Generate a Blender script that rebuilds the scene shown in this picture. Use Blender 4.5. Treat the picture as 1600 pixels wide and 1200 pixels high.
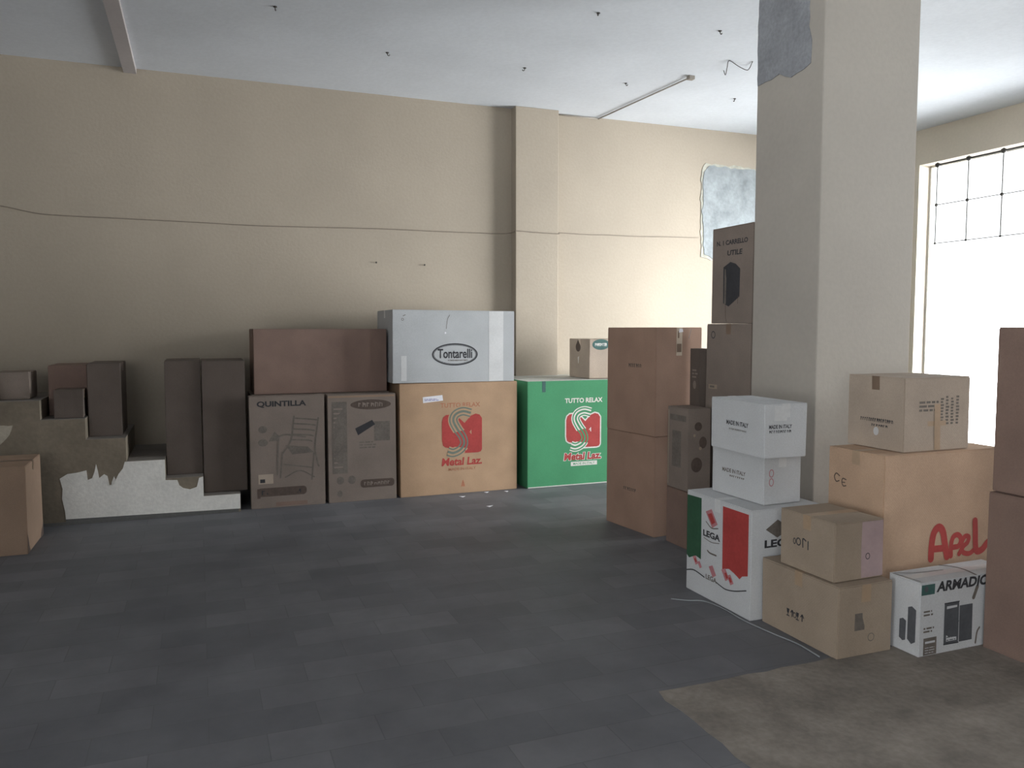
import bpy, bmesh, math, random
from mathutils import Vector, Matrix, noise
from mathutils.geometry import tessellate_polygon

random.seed(7)
PI = math.pi
for o in list(bpy.data.objects):
    bpy.data.objects.remove(o)
SC = bpy.context.scene
COL = SC.collection

# ------------------------------------------------------------------ camera
F = 1252.0
PITCH = math.atan(88 / F)
YAW = math.atan(491 / (F / math.cos(PITCH)))
cd = bpy.data.cameras.new('camera')
cd.sensor_fit = 'HORIZONTAL'
cd.sensor_width = 36.0
cd.lens = F / 1600 * 36.0
cd.clip_start = 0.05
cam = bpy.data.objects.new('camera', cd)
COL.objects.link(cam)
cam.location = (0, 0, 1.5)
cam.rotation_euler = (PI / 2 - PITCH, 0, -YAW)
SC.camera = cam

# ------------------------------------------------------------------ sky and exposure
SC.view_settings.view_transform = 'Standard'
SC.view_settings.look = 'None'
SC.view_settings.gamma = 1
SC.view_settings.use_curve_mapping = False
SC.view_settings.exposure = 0.0
SC.render.film_transparent = False
W = bpy.data.worlds.new('overcast_sky')
SC.world = W
W.use_nodes = True
bg = W.node_tree.nodes['Background']
# bright haze: pale sky, sunlit ground below the horizon, and a veiled sun that brightens the south-east
SKY, GROUND, GLOW, GLOW_DIR = 2.2, 12.0, 52.0, Vector((0.74, -0.64, 0.20)).normalized()
_N, _L = W.node_tree.nodes, W.node_tree.links
_tc = _N.new('ShaderNodeTexCoord')
_dot = _N.new('ShaderNodeVectorMath'); _dot.operation = 'DOT_PRODUCT'; _dot.inputs[1].default_value = GLOW_DIR
_L.new(_tc.outputs['Generated'], _dot.inputs[0])
_mx = _N.new('ShaderNodeMath'); _mx.operation = 'MAXIMUM'; _mx.inputs[1].default_value = 0
_L.new(_dot.outputs['Value'], _mx.inputs[0])
_pw = _N.new('ShaderNodeMath'); _pw.operation = 'POWER'; _pw.inputs[1].default_value = 7
_L.new(_mx.outputs[0], _pw.inputs[0])
_gl = _N.new('ShaderNodeMath'); _gl.operation = 'MULTIPLY'; _gl.inputs[1].default_value = GLOW
_L.new(_pw.outputs[0], _gl.inputs[0])
_sx = _N.new('ShaderNodeSeparateXYZ'); _L.new(_tc.outputs['Generated'], _sx.inputs[0])
_mr = _N.new('ShaderNodeMapRange'); _mr.inputs['From Min'].default_value = -0.08; _mr.inputs['From Max'].default_value = 0.08
_mr.inputs['To Min'].default_value = GROUND; _mr.inputs['To Max'].default_value = SKY
_L.new(_sx.outputs['Z'], _mr.inputs['Value'])
_ad = _N.new('ShaderNodeMath'); _ad.operation = 'ADD'
_L.new(_gl.outputs[0], _ad.inputs[0]); _L.new(_mr.outputs['Result'], _ad.inputs[1])
_wx = _N.new('ShaderNodeMath'); _wx.operation = 'MULTIPLY_ADD'; _wx.use_clamp = False      # west side of the sky raised as added fill from the left
_ws = _N.new('ShaderNodeMath'); _ws.operation = 'MAXIMUM'; _ws.inputs[1].default_value = 0
_wn = _N.new('ShaderNodeMath'); _wn.operation = 'MULTIPLY'; _wn.inputs[1].default_value = -1
_L.new(_sx.outputs['X'], _wn.inputs[0]); _L.new(_wn.outputs[0], _ws.inputs[0])
_L.new(_ws.outputs[0], _wx.inputs[0]); _wx.inputs[1].default_value = 10.5
_L.new(_ad.outputs[0], _wx.inputs[2])
_L.new(_wx.outputs[0], bg.inputs['Strength'])
bg.inputs['Color'].default_value = (0.97, 0.98, 1.0, 1)


def portal(name, loc, rot, sx, sy):
    l = bpy.data.lights.new(name, 'AREA')
    l.shape = 'RECTANGLE'
    l.size = sx
    l.size_y = sy
    l.cycles.is_portal = True
    o = bpy.data.objects.new(name, l)
    COL.objects.link(o)
    o.location = loc
    o.rotation_euler = rot


# room extents
XL, XR, YF, YB, HC = -5.2, 7.65, -4.6, 7.75, 3.72
# windows: (y0, y1, z0, z1) on the right wall, (x0, x1, z0, z1) on the front wall
WIN1 = (4.4, 6.9, 0.05, 3.33)
WIN2 = (1.2, 2.0, 0.9, 3.1)
WIN3 = (-4.4, -1.2, 0.8, 3.2)
portal('daylight_portal', (XR + 0.12, (WIN1[0] + WIN1[1]) / 2, (WIN1[2] + WIN1[3]) / 2), (0, PI / 2, 0), WIN1[3] - WIN1[2], WIN1[1] - WIN1[0])
portal('daylight_portal', (XR + 0.12, (WIN2[0] + WIN2[1]) / 2, (WIN2[2] + WIN2[3]) / 2), (0, PI / 2, 0), WIN2[3] - WIN2[2], WIN2[1] - WIN2[0])
WIN4 = (-3.2, -0.6, 0.5, 3.2)      # on the left wall, behind the camera
portal('daylight_portal', (XL - 0.12, (WIN4[0] + WIN4[1]) / 2, (WIN4[2] + WIN4[3]) / 2), (0, -PI / 2, 0), WIN4[3] - WIN4[2], WIN4[1] - WIN4[0])
portal('daylight_portal', ((WIN3[0] + WIN3[1]) / 2, YF - 0.12, (WIN3[2] + WIN3[3]) / 2), (PI / 2, 0, 0), WIN3[1] - WIN3[0], WIN3[3] - WIN3[2])


# ------------------------------------------------------------------ materials
def nodes(m):
    m.use_nodes = True
    nt = m.node_tree
    return nt, nt.nodes['Principled BSDF']


def mottled(name, col, var=0.12, scale=3.0, rough=0.85, bump=0.15, bscale=60, fine=0.05, tint=None, spec=0.3):
    """paint or board: two octaves of noise on the base colour and a fine bump"""
    m = bpy.data.materials.new(name)
    nt, b = nodes(m)
    N, L = nt.nodes, nt.links
    tc = N.new('ShaderNodeTexCoord')
    n1 = N.new('ShaderNodeTexNoise'); n1.inputs['Scale'].default_value = scale; n1.inputs['Detail'].default_value = 5
    n2 = N.new('ShaderNodeTexNoise'); n2.inputs['Scale'].default_value = bscale; n2.inputs['Detail'].default_value = 3
    L.new(tc.outputs['Object'], n1.inputs['Vector']); L.new(tc.outputs['Object'], n2.inputs['Vector'])
    r = N.new('ShaderNodeValToRGB')
    dk = [c * (1 - var) for c in col]
    lt = [min(1, c * (1 + var)) for c in col]
    if tint:
        dk = [d * t for d, t in zip(dk, tint)]
    r.color_ramp.elements[0].position = 0.3; r.color_ramp.elements[1].position = 0.7
    r.color_ramp.elements[0].color = (*dk, 1); r.color_ramp.elements[1].color = (*lt, 1)
    L.new(n1.outputs['Fac'], r.inputs['Fac'])
    mx = N.new('ShaderNodeMix'); mx.data_type = 'RGBA'; mx.blend_type = 'MULTIPLY'; mx.inputs[0].default_value = 1
    r2 = N.new('ShaderNodeValToRGB')
    r2.color_ramp.elements[0].position = 0.35; r2.color_ramp.elements[1].position = 0.65
    r2.color_ramp.elements[0].color = (1 - fine * 2,) * 3 + (1,); r2.color_ramp.elements[1].color = (1, 1, 1, 1)
    L.new(n2.outputs['Fac'], r2.inputs['Fac'])
    L.new(r.outputs['Color'], mx.inputs[6]); L.new(r2.outputs['Color'], mx.inputs[7])
    L.new(mx.outputs[2], b.inputs['Base Color'])
    bp = N.new('ShaderNodeBump'); bp.inputs['Strength'].default_value = bump; bp.inputs['Distance'].default_value = 0.01
    L.new(n2.outputs['Fac'], bp.inputs['Height']); L.new(bp.outputs['Normal'], b.inputs['Normal'])
    b.inputs['Roughness'].default_value = rough
    b.inputs['Specular IOR Level'].default_value = spec
    return m


def board(name, col, var=0.1):
    """corrugated cardboard: fibre noise and faint flute ribs"""
    m = mottled(name, col, var, 4.0, 0.8, 0.08, 140, 0.04, spec=0.25)
    nt = m.node_tree
    N, L = nt.nodes, nt.links
    b = N['Principled BSDF']
    tc = [n for n in N if n.type == 'TEX_COORD'][0]
    w = N.new('ShaderNodeTexWave'); w.wave_type = 'BANDS'; w.bands_direction = 'DIAGONAL'
    w.inputs['Scale'].default_value = 45; w.inputs['Distortion'].default_value = 0.6
    L.new(tc.outputs['Object'], w.inputs['Vector'])
    bp = [n for n in N if n.type == 'BUMP'][0]
    b2 = N.new('ShaderNodeBump'); b2.inputs['Strength'].default_value = 0.06; b2.inputs['Distance'].default_value = 0.004
    L.new(w.outputs['Fac'], b2.inputs['Height']); L.new(bp.outputs['Normal'], b2.inputs['Normal'])
    L.new(b2.outputs['Normal'], b.inputs['Normal'])
    return m


def floor_mat():
    m = bpy.data.materials.new('floor_tiles')
    nt, b = nodes(m)
    N, L = nt.nodes, nt.links
    tc = N.new('ShaderNodeTexCoord')
    br = N.new('ShaderNodeTexBrick')
    br.inputs['Scale'].default_value = 1.0
    br.inputs['Brick Width'].default_value = 0.4
    br.inputs['Row Height'].default_value = 0.2
    br.inputs['Mortar Size'].default_value = 0.0025
    br.inputs['Mortar Smooth'].default_value = 0.3
    br.inputs['Bias'].default_value = 0.0
    br.inputs['Color1'].default_value = (0.130, 0.134, 0.147, 1)
    br.inputs['Color2'].default_value = (0.166, 0.168, 0.182, 1)
    br.inputs['Mortar'].default_value = (0.122, 0.125, 0.133, 1)
    L.new(tc.outputs['Object'], br.inputs['Vector'])
    n = N.new('ShaderNodeTexNoise'); n.inputs['Scale'].default_value = 2.2; n.inputs['Detail'].default_value = 7; n.inputs['Roughness'].default_value = 0.65
    L.new(tc.outputs['Object'], n.inputs['Vector'])
    r = N.new('ShaderNodeValToRGB')
    r.color_ramp.elements[0].position = 0.3; r.color_ramp.elements[0].color = (0.74, 0.74, 0.74, 1)
    r.color_ramp.elements[1].position = 0.72; r.color_ramp.elements[1].color = (1.22, 1.2, 1.17, 1)
    L.new(n.outputs['Fac'], r.inputs['Fac'])
    mx = N.new('ShaderNodeMix'); mx.data_type = 'RGBA'; mx.blend_type = 'MULTIPLY'; mx.inputs[0].default_value = 1
    L.new(br.outputs['Color'], mx.inputs[6]); L.new(r.outputs['Color'], mx.inputs[7])
    L.new(mx.outputs[2], b.inputs['Base Color'])
    r3 = N.new('ShaderNodeMapRange'); r3.inputs['To Min'].default_value = 0.48; r3.inputs['To Max'].default_value = 0.75
    L.new(n.outputs['Fac'], r3.inputs['Value']); L.new(r3.outputs['Result'], b.inputs['Roughness'])
    bp = N.new('ShaderNodeBump'); bp.inputs['Strength'].default_value = 0.2; bp.inputs['Distance'].default_value = 0.003
    L.new(br.outputs['Fac'], bp.inputs['Height']); bp.invert = True
    L.new(bp.outputs['Normal'], b.inputs['Normal'])
    b.inputs['Specular IOR Level'].default_value = 0.35
    return m


def glass_mat():
    m = bpy.data.materials.new('window_glass')
    m.use_nodes = True
    nt = m.node_tree
    N, L = nt.nodes, nt.links
    N.remove(N['Principled BSDF'])
    t = N.new('ShaderNodeBsdfTransparent'); t.inputs['Color'].default_value = (0.97, 0.98, 0.98, 1)
    g = N.new('ShaderNodeBsdfGlossy'); g.inputs['Roughness'].default_value = 0.05
    fr = N.new('ShaderNodeFresnel'); fr.inputs['IOR'].default_value = 1.3
    mx = N.new('ShaderNodeMixShader')
    L.new(fr.outputs[0], mx.inputs[0]); L.new(t.outputs[0], mx.inputs[1]); L.new(g.outputs[0], mx.inputs[2])
    L.new(mx.outputs[0], N['Material Output'].inputs['Surface'])
    return m


M = {
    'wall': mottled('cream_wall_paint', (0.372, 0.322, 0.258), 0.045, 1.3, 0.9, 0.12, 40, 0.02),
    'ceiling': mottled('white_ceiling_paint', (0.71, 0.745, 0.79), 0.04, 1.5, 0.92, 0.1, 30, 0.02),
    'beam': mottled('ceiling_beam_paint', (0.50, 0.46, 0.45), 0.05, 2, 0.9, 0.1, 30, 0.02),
    'wall_glare': mottled('cream_wall_paint_with_glare', (0.66, 0.595, 0.50), 0.04, 1.3, 0.9, 0.12, 40, 0.02),  # right wall cream lightened to imitate window glare and bounce
    'pillar': mottled('pillar_paint', (0.43, 0.397, 0.352), 0.05, 1.6, 0.88, 0.14, 35, 0.02),
    'cement': mottled('bare_cement_render', (0.30, 0.31, 0.33), 0.15, 7, 0.95, 0.4, 45, 0.08),
    'plaster': mottled('grey_filler_plaster', (0.27, 0.295, 0.305), 0.25, 5, 0.95, 0.4, 30, 0.06),
    'plaster_rim': mottled('filler_rim', (0.42, 0.41, 0.35), 0.2, 12, 0.95, 0.4, 30, 0.06),
    'floor': floor_mat(),
    'brown_floor': mottled('brown_floor_area', (0.27, 0.238, 0.205), 0.22, 5, 0.8, 0.25, 35, 0.08),
    'iron': mottled('dark_iron', (0.06, 0.055, 0.05), 0.2, 20, 0.6, 0.1, 80, 0.05),
    'frame': mottled('painted_window_frame', (0.74, 0.71, 0.64), 0.05, 6, 0.6, 0.1, 60, 0.04),
    'glass': glass_mat(),
    'ground': mottled('outdoor_paving', (0.55, 0.54, 0.5), 0.1, 1, 0.9, 0.1, 10, 0.05),
    'dado': mottled('olive_brown_old_paint', (0.22, 0.185, 0.14), 0.22, 3, 0.85, 0.2, 30, 0.06),
    'tread': mottled('grey_brown_step_tile', (0.22, 0.20, 0.18), 0.15, 4, 0.7, 0.15, 50, 0.05),
    'whitewash': mottled('off_white_stair_paint', (0.80, 0.785, 0.74), 0.06, 5, 0.85, 0.15, 40, 0.04),
    'skirt': mottled('dark_grey_skirting', (0.13, 0.13, 0.125), 0.1, 6, 0.7, 0.1, 50, 0.05),
    'beige_flake': mottled('beige_paint_flake', (0.42, 0.38, 0.31), 0.08, 6, 0.85, 0.1, 50, 0.05),
    'kraft': board('kraft_board', (0.33, 0.23, 0.165)),
    'orange': board('orange_kraft_board', (0.47, 0.315, 0.20)),
    'peach': board('light_orange_board', (0.36, 0.235, 0.175)),
    'brown': board('red_brown_board', (0.28, 0.195, 0.15)),
    'dull': board('dull_brown_board', (0.245, 0.200, 0.170)),
    'dark': board('dark_brown_board', (0.125, 0.100, 0.085)),
    'maroon': board('maroon_brown_board', (0.235, 0.160, 0.130)),
    'tan': board('tan_board', (0.52, 0.36, 0.25)),
    'buff': board('buff_board', (0.37, 0.295, 0.225)),
    'pale': board('pale_tan_board', (0.44, 0.36, 0.29)),
    'white': board('white_board', (0.60, 0.61, 0.62), 0.04),
    'white2': board('grey_white_board', (0.60, 0.60, 0.60), 0.05),
    'whitegrey': board('light_grey_board', (0.47, 0.485, 0.495), 0.05),
    'green': board('green_printed_board', (0.075, 0.30, 0.145), 0.06),
    'palelid': board('pale_grey_lid_board', (0.52, 0.52, 0.47), 0.06),
    'tape': mottled('brown_packing_tape', (0.42, 0.30, 0.20), 0.08, 8, 0.32, 0.05, 60, 0.03, spec=0.5),
    'tape_dark': mottled('dark_packing_tape', (0.20, 0.14, 0.10), 0.08, 8, 0.35, 0.05, 60, 0.03, spec=0.5),
    'tape_clear': mottled('clear_packing_tape', (0.66, 0.665, 0.665), 0.05, 8, 0.30, 0.05, 60, 0.03, spec=0.5),
    'tape_pale': mottled('milky_packing_tape', (0.56, 0.47, 0.37), 0.08, 8, 0.32, 0.05, 60, 0.03, spec=0.5),
    'tape_violet': mottled('violet_tinted_tape', (0.44, 0.33, 0.33), 0.08, 8, 0.3, 0.05, 60, 0.03, spec=0.5),
    'ink': mottled('black_ink', (0.045, 0.045, 0.05), 0.1, 10, 0.7, 0.0, 60, 0.05),
    'ink_soft': mottled('faded_grey_ink', (0.175, 0.152, 0.132), 0.12, 10, 0.8, 0.0, 60, 0.08),
    'ink_brown': mottled('faded_brown_ink', (0.115, 0.085, 0.07), 0.12, 10, 0.8, 0.0, 60, 0.08),
    'red': mottled('red_ink', (0.43, 0.06, 0.055), 0.08, 10, 0.75, 0.0, 60, 0.05),
    'red_pale': mottled('orange_red_ink', (0.45, 0.19, 0.11), 0.1, 10, 0.75, 0.0, 60, 0.08),
    'pink': mottled('pink_ink', (0.52, 0.22, 0.24), 0.15, 14, 0.75, 0.0, 60, 0.05),
    'flag_green': mottled('dark_green_ink', (0.035, 0.10, 0.055), 0.08, 10, 0.75, 0.0, 60, 0.05),
    'white_ink': mottled('white_ink', (0.74, 0.72, 0.68), 0.05, 10, 0.75, 0.0, 60, 0.04),
    'paper': mottled('white_paper_label', (0.80, 0.79, 0.83), 0.04, 10, 0.75, 0.0, 60, 0.03),
    'blue_ink': mottled('violet_blue_ink', (0.20, 0.18, 0.42), 0.1, 10, 0.75, 0.0, 60, 0.03),
    'grey_green': mottled('faded_grey_green_ink', (0.17, 0.20, 0.165), 0.1, 10, 0.75, 0.0, 60, 0.05),
    'teal_ink': mottled('dark_teal_ink', (0.06, 0.13, 0.12), 0.1, 10, 0.75, 0.0, 60, 0.05),
    'slate': mottled('slate_ink', (0.10, 0.105, 0.115), 0.12, 10, 0.75, 0.0, 60, 0.05),
    'cable': mottled('dusty_grey_cable', (0.24, 0.20, 0.165), 0.1, 10, 0.7, 0.0, 60, 0.05),
    'conduit': mottled('painted_conduit', (0.33, 0.30, 0.26), 0.1, 10, 0.7, 0.0, 60, 0.05),
    'strap': mottled('grey_plastic_strap', (0.30, 0.32, 0.33), 0.1, 10, 0.4, 0.0, 60, 0.03, spec=0.5),
}


# ------------------------------------------------------------------ mesh helpers
def link(name, me, mat=None, parent=None, smooth=False):
    o = bpy.data.objects.new(name, me)
    COL.objects.link(o)
    if mat:
        me.materials.append(mat)
    if parent:
        o.parent = parent
    if smooth:
        for p in me.polygons:
            p.use_smooth = True
    return o


def build(name, bm, mat=None, parent=None, smooth=False):
    bmesh.ops.recalc_face_normals(bm, faces=bm.faces)
    me = bpy.data.meshes.new(name)
    bm.to_mesh(me)
    bm.free()
    return link(name, me, mat, parent, smooth)


def box(bm, x0, x1, y0, y1, z0, z1, bev=0.0):
    r = bmesh.ops.create_cube(bm, size=1)
    for v in r['verts']:
        v.co = Vector((x0 + (v.co.x + .5) * (x1 - x0), y0 + (v.co.y + .5) * (y1 - y0), z0 + (v.co.z + .5) * (z1 - z0)))
    if bev:
        ed = {e for v in r['verts'] for e in v.link_edges}
        bmesh.ops.bevel(bm, geom=list(ed), offset=bev, segments=2, affect='EDGES', profile=0.6)


def catmull(pts, n=6):
    pts = [Vector(p) for p in pts]
    if len(pts) < 3:
        return pts
    q = [pts[0] * 2 - pts[1]] + pts + [pts[-1] * 2 - pts[-2]]
    out = []
    for i in range(1, len(q) - 2):
        for k in range(n):
            t = k / n
            a, b, c, d = q[i - 1], q[i], q[i + 1], q[i + 2]
            out.append(0.5 * ((2 * b) + (c - a) * t + (2 * a - 5 * b + 4 * c - d) * t * t + (3 * b - a - 3 * c + d) * t ** 3))
    out.append(pts[-1])
    return out


def tube(bm, pts, r, seg=8, smooth=True):
    P = catmull(pts) if smooth else [Vector(p) for p in pts]
    rings = []
    for i, p in enumerate(P):
        d = (P[min(i + 1, len(P) - 1)] - P[max(i - 1, 0)]).normalized()
        a = d.orthogonal().normalized() if not rings else (last - d * last.dot(d)).normalized()
        last = a
        b = d.cross(a)
        rings.append([bm.verts.new(p + (a * math.cos(2 * PI * k / seg) + b * math.sin(2 * PI * k / seg)) * r) for k in range(seg)])
    for u, v in zip(rings, rings[1:]):
        for k in range(seg):
            bm.faces.new((u[k], u[(k + 1) % seg], v[(k + 1) % seg], v[k]))
    bm.faces.new(rings[0][::-1]); bm.faces.new(rings[-1])


def struct(name, bm, mat, parent=None):
    o = build(name, bm, mat, parent)
    if not parent:
        o['kind'] = 'structure'
    return o


def tag(o, label, cat, group=None):
    o['label'] = label
    o['category'] = cat
    if group:
        o['group'] = group
    return o


def empty(name, loc, rz=0.0, ry=0.0):
    o = bpy.data.objects.new(name, None)
    o.empty_display_size = 0.1
    COL.objects.link(o)
    o.location = loc
    o.rotation_euler = (0, ry, rz)
    return o


# ------------------------------------------------------------------ flat print shapes (metres on a face)
def ell(cx, cy, rx, ry, n=36, a0=0.0, a1=2 * PI):
    return [(cx + rx * math.cos(a0 + (a1 - a0) * i / n), cy + ry * math.sin(a0 + (a1 - a0) * i / n)) for i in range(n + (0 if a1 - a0 > 6.28 else 1))]


def rect(x0, y0, x1, y1, sh=0.0):
    return [(x0, y0), (x1, y0), (x1 + sh, y1), (x0 + sh, y1)]


def rrect(x0, y0, x1, y1, r, n=6):
    out = []
    for cx, cy, a in ((x1 - r, y0 + r, -PI / 2), (x1 - r, y1 - r, 0), (x0 + r, y1 - r, PI / 2), (x0 + r, y0 + r, PI)):
        out += [(cx + r * math.cos(a + PI / 2 * i / n), cy + r * math.sin(a + PI / 2 * i / n)) for i in range(n + 1)]
    return out


def stroke(pts, w, n=8, smooth=True, cap=True):
    """quads along a line plus round ends"""
    P = catmull([(p[0], p[1], 0) for p in pts], n) if smooth else [Vector((p[0], p[1], 0)) for p in pts]
    out = []
    L = []
    for i, p in enumerate(P):
        d = (P[min(i + 1, len(P) - 1)] - P[max(i - 1, 0)]).normalized()
        nrm = Vector((-d.y, d.x, 0)) * w / 2
        L.append((p + nrm, p - nrm))
    for a, b in zip(L, L[1:]):
        out.append([(a[0].x, a[0].y), (a[1].x, a[1].y), (b[1].x, b[1].y), (b[0].x, b[0].y)])
    if cap:
        out.append(ell(P[0].x, P[0].y, w / 2, w / 2, 12)); out.append(ell(P[-1].x, P[-1].y, w / 2, w / 2, 12))
    return out


def ring(cx, cy, rx, ry, w, n=40):
    a = ell(cx, cy, rx, ry, n); b = ell(cx, cy, rx - w, ry - w, n)
    return [[a[i], a[(i + 1) % n], b[(i + 1) % n], b[i]] for i in range(n)]


_TX = {}


def text2d(body, cx, cy, w, h, shear=0.0, bold=0.012):
    """triangles of a line of lettering fitted to w x h around (cx, cy)"""
    key = (body, shear, bold)
    if key not in _TX:
        cu = bpy.data.curves.new('t', 'FONT')
        cu.body = body; cu.shear = shear; cu.offset = bold; cu.resolution_u = 3; cu.size = 1
        o = bpy.data.objects.new('t', cu)
        COL.objects.link(o)
        me = bpy.data.meshes.new_from_object(o.evaluated_get(bpy.context.evaluated_depsgraph_get()))
        vs = [(v.co.x, v.co.y) for v in me.vertices]
        fs = [[vs[i] for i in p.vertices] for p in me.polygons]
        bpy.data.objects.remove(o); bpy.data.curves.remove(cu); bpy.data.meshes.remove(me)
        x0 = min(v[0] for v in vs); x1 = max(v[0] for v in vs); y0 = min(v[1] for v in vs); y1 = max(v[1] for v in vs)
        _TX[key] = [[((x - x0) / (x1 - x0) - .5, (y - y0) / (y1 - y0) - .5) for x, y in f] for f in fs]
    return [[(cx + x * w, cy + y * h) for x, y in f] for f in _TX[key]]


def blurb(x0, y0, x1, y1, rows, seed=1, fill=0.5):
    """a block of small print too small to read: rows of short dashes"""
    rnd = random.Random(seed)
    out = []
    rh = (y1 - y0) / rows
    for r in range(rows):
        x = x0
        end = x1 - rnd.random() * (x1 - x0) * 0.3
        while x < end:
            l = rh * (0.8 + rnd.random() * 2.2)
            out.append(rect(x, y0 + r * rh, min(x + l, end), y0 + r * rh + rh * fill))
            x += l + rh * 0.4
    return out


def scrawl(cx, cy, w, h, seed=1, n=6):
    """lettering too blurred to read: a row of uneven upright blocks"""
    rnd = random.Random(seed)
    out = []
    cw = w / n
    for i in range(n):
        x = cx - w / 2 + i * cw
        hh = h * rnd.uniform(0.75, 1.0)
        out.append(rect(x, cy - hh / 2, x + cw * .26, cy + hh / 2))
        out.append(rect(x + cw * .26, cy + (hh / 2 - h * .28) * rnd.choice((1, -.6)), x + cw * .6, cy + (hh / 2 - h * .28) * .9 + h * .2))
        if rnd.random() > .4:
            out.append(rect(x + cw * .6, cy - hh / 2, x + cw * .8, cy + hh * .3))
    return out


# ------------------------------------------------------------------ cartons
class Carton:
    """a closed corrugated carton: body, two top flaps, tape, and its printing as thin ink layers"""

    def __init__(s, name, label, x0, x1, y0, y1, z0, z1, mat, rz=0.0, ry=0.0, seam='x', tape='tape', flap=None,
                 group=None, jit=0.004, seed=0, cat='box', top=True, dent=0.0, tape_ends=0.07):
        s.W, s.D, s.H = x1 - x0, y1 - y0, z1 - z0
        s.root = empty(name, ((x0 + x1) / 2, (y0 + y1) / 2, z0), rz, ry)
        tag(s.root, label, cat, group)
        rnd = random.Random(seed * 7 + 3)
        s.c = {(i, j, k): Vector((-(2 * i - 1) * rnd.random() * jit, -(2 * j - 1) * rnd.random() * jit, -k * rnd.random() * jit * 0.35))
               for i in (0, 1) for j in (0, 1) for k in (0, 1)}
        s.seed = seed
        s.dent = dent
        n = 10
        th = 0.003
        # body with rounded edges, grid-cut so it can bow a little
        bm = bmesh.new()
        box(bm, -s.W / 2, s.W / 2, -s.D / 2, s.D / 2, 0, s.H - (th if top else 0))
        for ax, L0 in ((0, s.W), (1, s.D), (2, s.H)):
            k = max(3, int(L0 / 0.09))
            lo = (-s.W / 2, -s.D / 2, 0)[ax]
            for i in range(1, k):
                co = Vector((0, 0, 0)); co[ax] = lo + L0 * i / k
                no = Vector((0, 0, 0)); no[ax] = 1
                bmesh.ops.bisect_plane(bm, geom=list(bm.verts) + list(bm.edges) + list(bm.faces), plane_co=co, plane_no=no)
        sharp = [e for e in bm.edges if len(e.link_faces) == 2 and e.calc_face_angle(0) > 1]
        bmesh.ops.bevel(bm, geom=sharp, offset=0.0035, segments=2, affect='EDGES')
        for v in bm.verts:
            v.co = s.warp(v.co)
        build('carton_body', bm, M[mat], s.root)
        if top:
            fm = M[flap or mat]
            g = 0.003
            for side in (-1, 1):
                bm = bmesh.new()
                if seam == 'x':
                    y_in, y_out = side * g, side * (s.D / 2 - 0.001)
                    box(bm, -s.W / 2 + .002, s.W / 2 - .002, min(y_in, y_out), max(y_in, y_out), s.H - th, s.H)
                else:
                    x_in, x_out = side * g, side * (s.W / 2 - 0.001)
                    box(bm, min(x_in, x_out), max(x_in, x_out), -s.D / 2 + .002, s.D / 2 - .002, s.H - th, s.H)
                for v in bm.verts:
                    v.co = s.warp(v.co)
                build('top_flap', bm, fm, s.root)
        if tape:
            bm = bmesh.new()
            t = 0.0006; hw = 0.026
            e = tape_ends
            if seam == 'x':
                path = [(-s.W / 2 - t, s.H - e), (-s.W / 2 - t, s.H + t)] + [(-s.W / 2 + s.W * i / 8, s.H + t) for i in range(1, 8)] + [(s.W / 2 + t, s.H + t), (s.W / 2 + t, s.H - e)]
                P3 = [[Vector((a, q, b)) for q in (-hw, hw)] for a, b in path]
            else:
                path = [(-s.D / 2 - t, s.H - e), (-s.D / 2 - t, s.H + t)] + [(-s.D / 2 + s.D * i / 8, s.H + t) for i in range(1, 8)] + [(s.D / 2 + t, s.H + t), (s.D / 2 + t, s.H - e)]
                P3 = [[Vector((q, a, b)) for q in (-hw, hw)] for a, b in path]
            vs = [[bm.verts.new(s.warp(p)) for p in r] for r in P3]
            for a, b in zip(vs, vs[1:]):
                bm.faces.new((a[0], a[1], b[1], b[0]))
            build('packing_tape', bm, M[tape], s.root)

    def warp(s, p):
        u = (p.x / s.W) + .5; v = (p.y / s.D) + .5; w = p.z / s.H
        uu, vv, ww = min(1, max(0, u)), min(1, max(0, v)), min(1, max(0, w))
        q = p.copy()
        for (i, j, k), c in s.c.items():
            f = (uu if i else 1 - uu) * (vv if j else 1 - vv) * (ww if k else 1 - ww)
            q += c * f
        # faint inward bow of the four sides
        b = 0.0035 * math.sin(PI * ww)
        if u < 0.02: q.x += b * math.sin(PI * vv)
        if u > 0.98: q.x -= b * math.sin(PI * vv)
        if v < 0.02: q.y += b * math.sin(PI * uu)
        if v > 0.98: q.y -= b * math.sin(PI * uu)
        if s.dent and w > 0.97:      # tired, sagging lid
            q.z -= s.dent * math.sin(PI * uu) * math.sin(PI * vv)
        return q

    def size(s, f):
        return {'L': (s.D, s.H), 'R': (s.D, s.H), 'F': (s.W, s.H), 'T': (s.W, s.D)}[f]

    def art(s, name, f, mat, polys, lift=0.0009, label=None):
        bm = bmesh.new()
        for poly in polys:
            if len(poly) > 4:
                tris = tessellate_polygon([[Vector((x, y, 0)) for x, y in poly]])
            else:
                tris = [tuple(range(len(poly)))]
            pts = []
            for x, y in poly:
                if f == 'L': p = Vector((-s.W / 2, s.D / 2 - x, y)); n = Vector((-1, 0, 0))
                elif f == 'R': p = Vector((s.W / 2, -s.D / 2 + x, y)); n = Vector((1, 0, 0))
                elif f == 'F': p = Vector((-s.W / 2 + x, -s.D / 2, y)); n = Vector((0, -1, 0))
                else: p = Vector((-s.W / 2 + x, -s.D / 2 + y, s.H)); n = Vector((0, 0, 1))
                pts.append(bm.verts.new(s.warp(p) + n * lift))
            for t in tris:
                try:
                    bm.faces.new([pts[i] for i in t])
                except ValueError:
                    pass
        me = bpy.data.meshes.new(name)
        bm.to_mesh(me); bm.free()
        o = link(name, me, M[mat], s.root)
        if label:
            o['label'] = label
        return o

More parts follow.
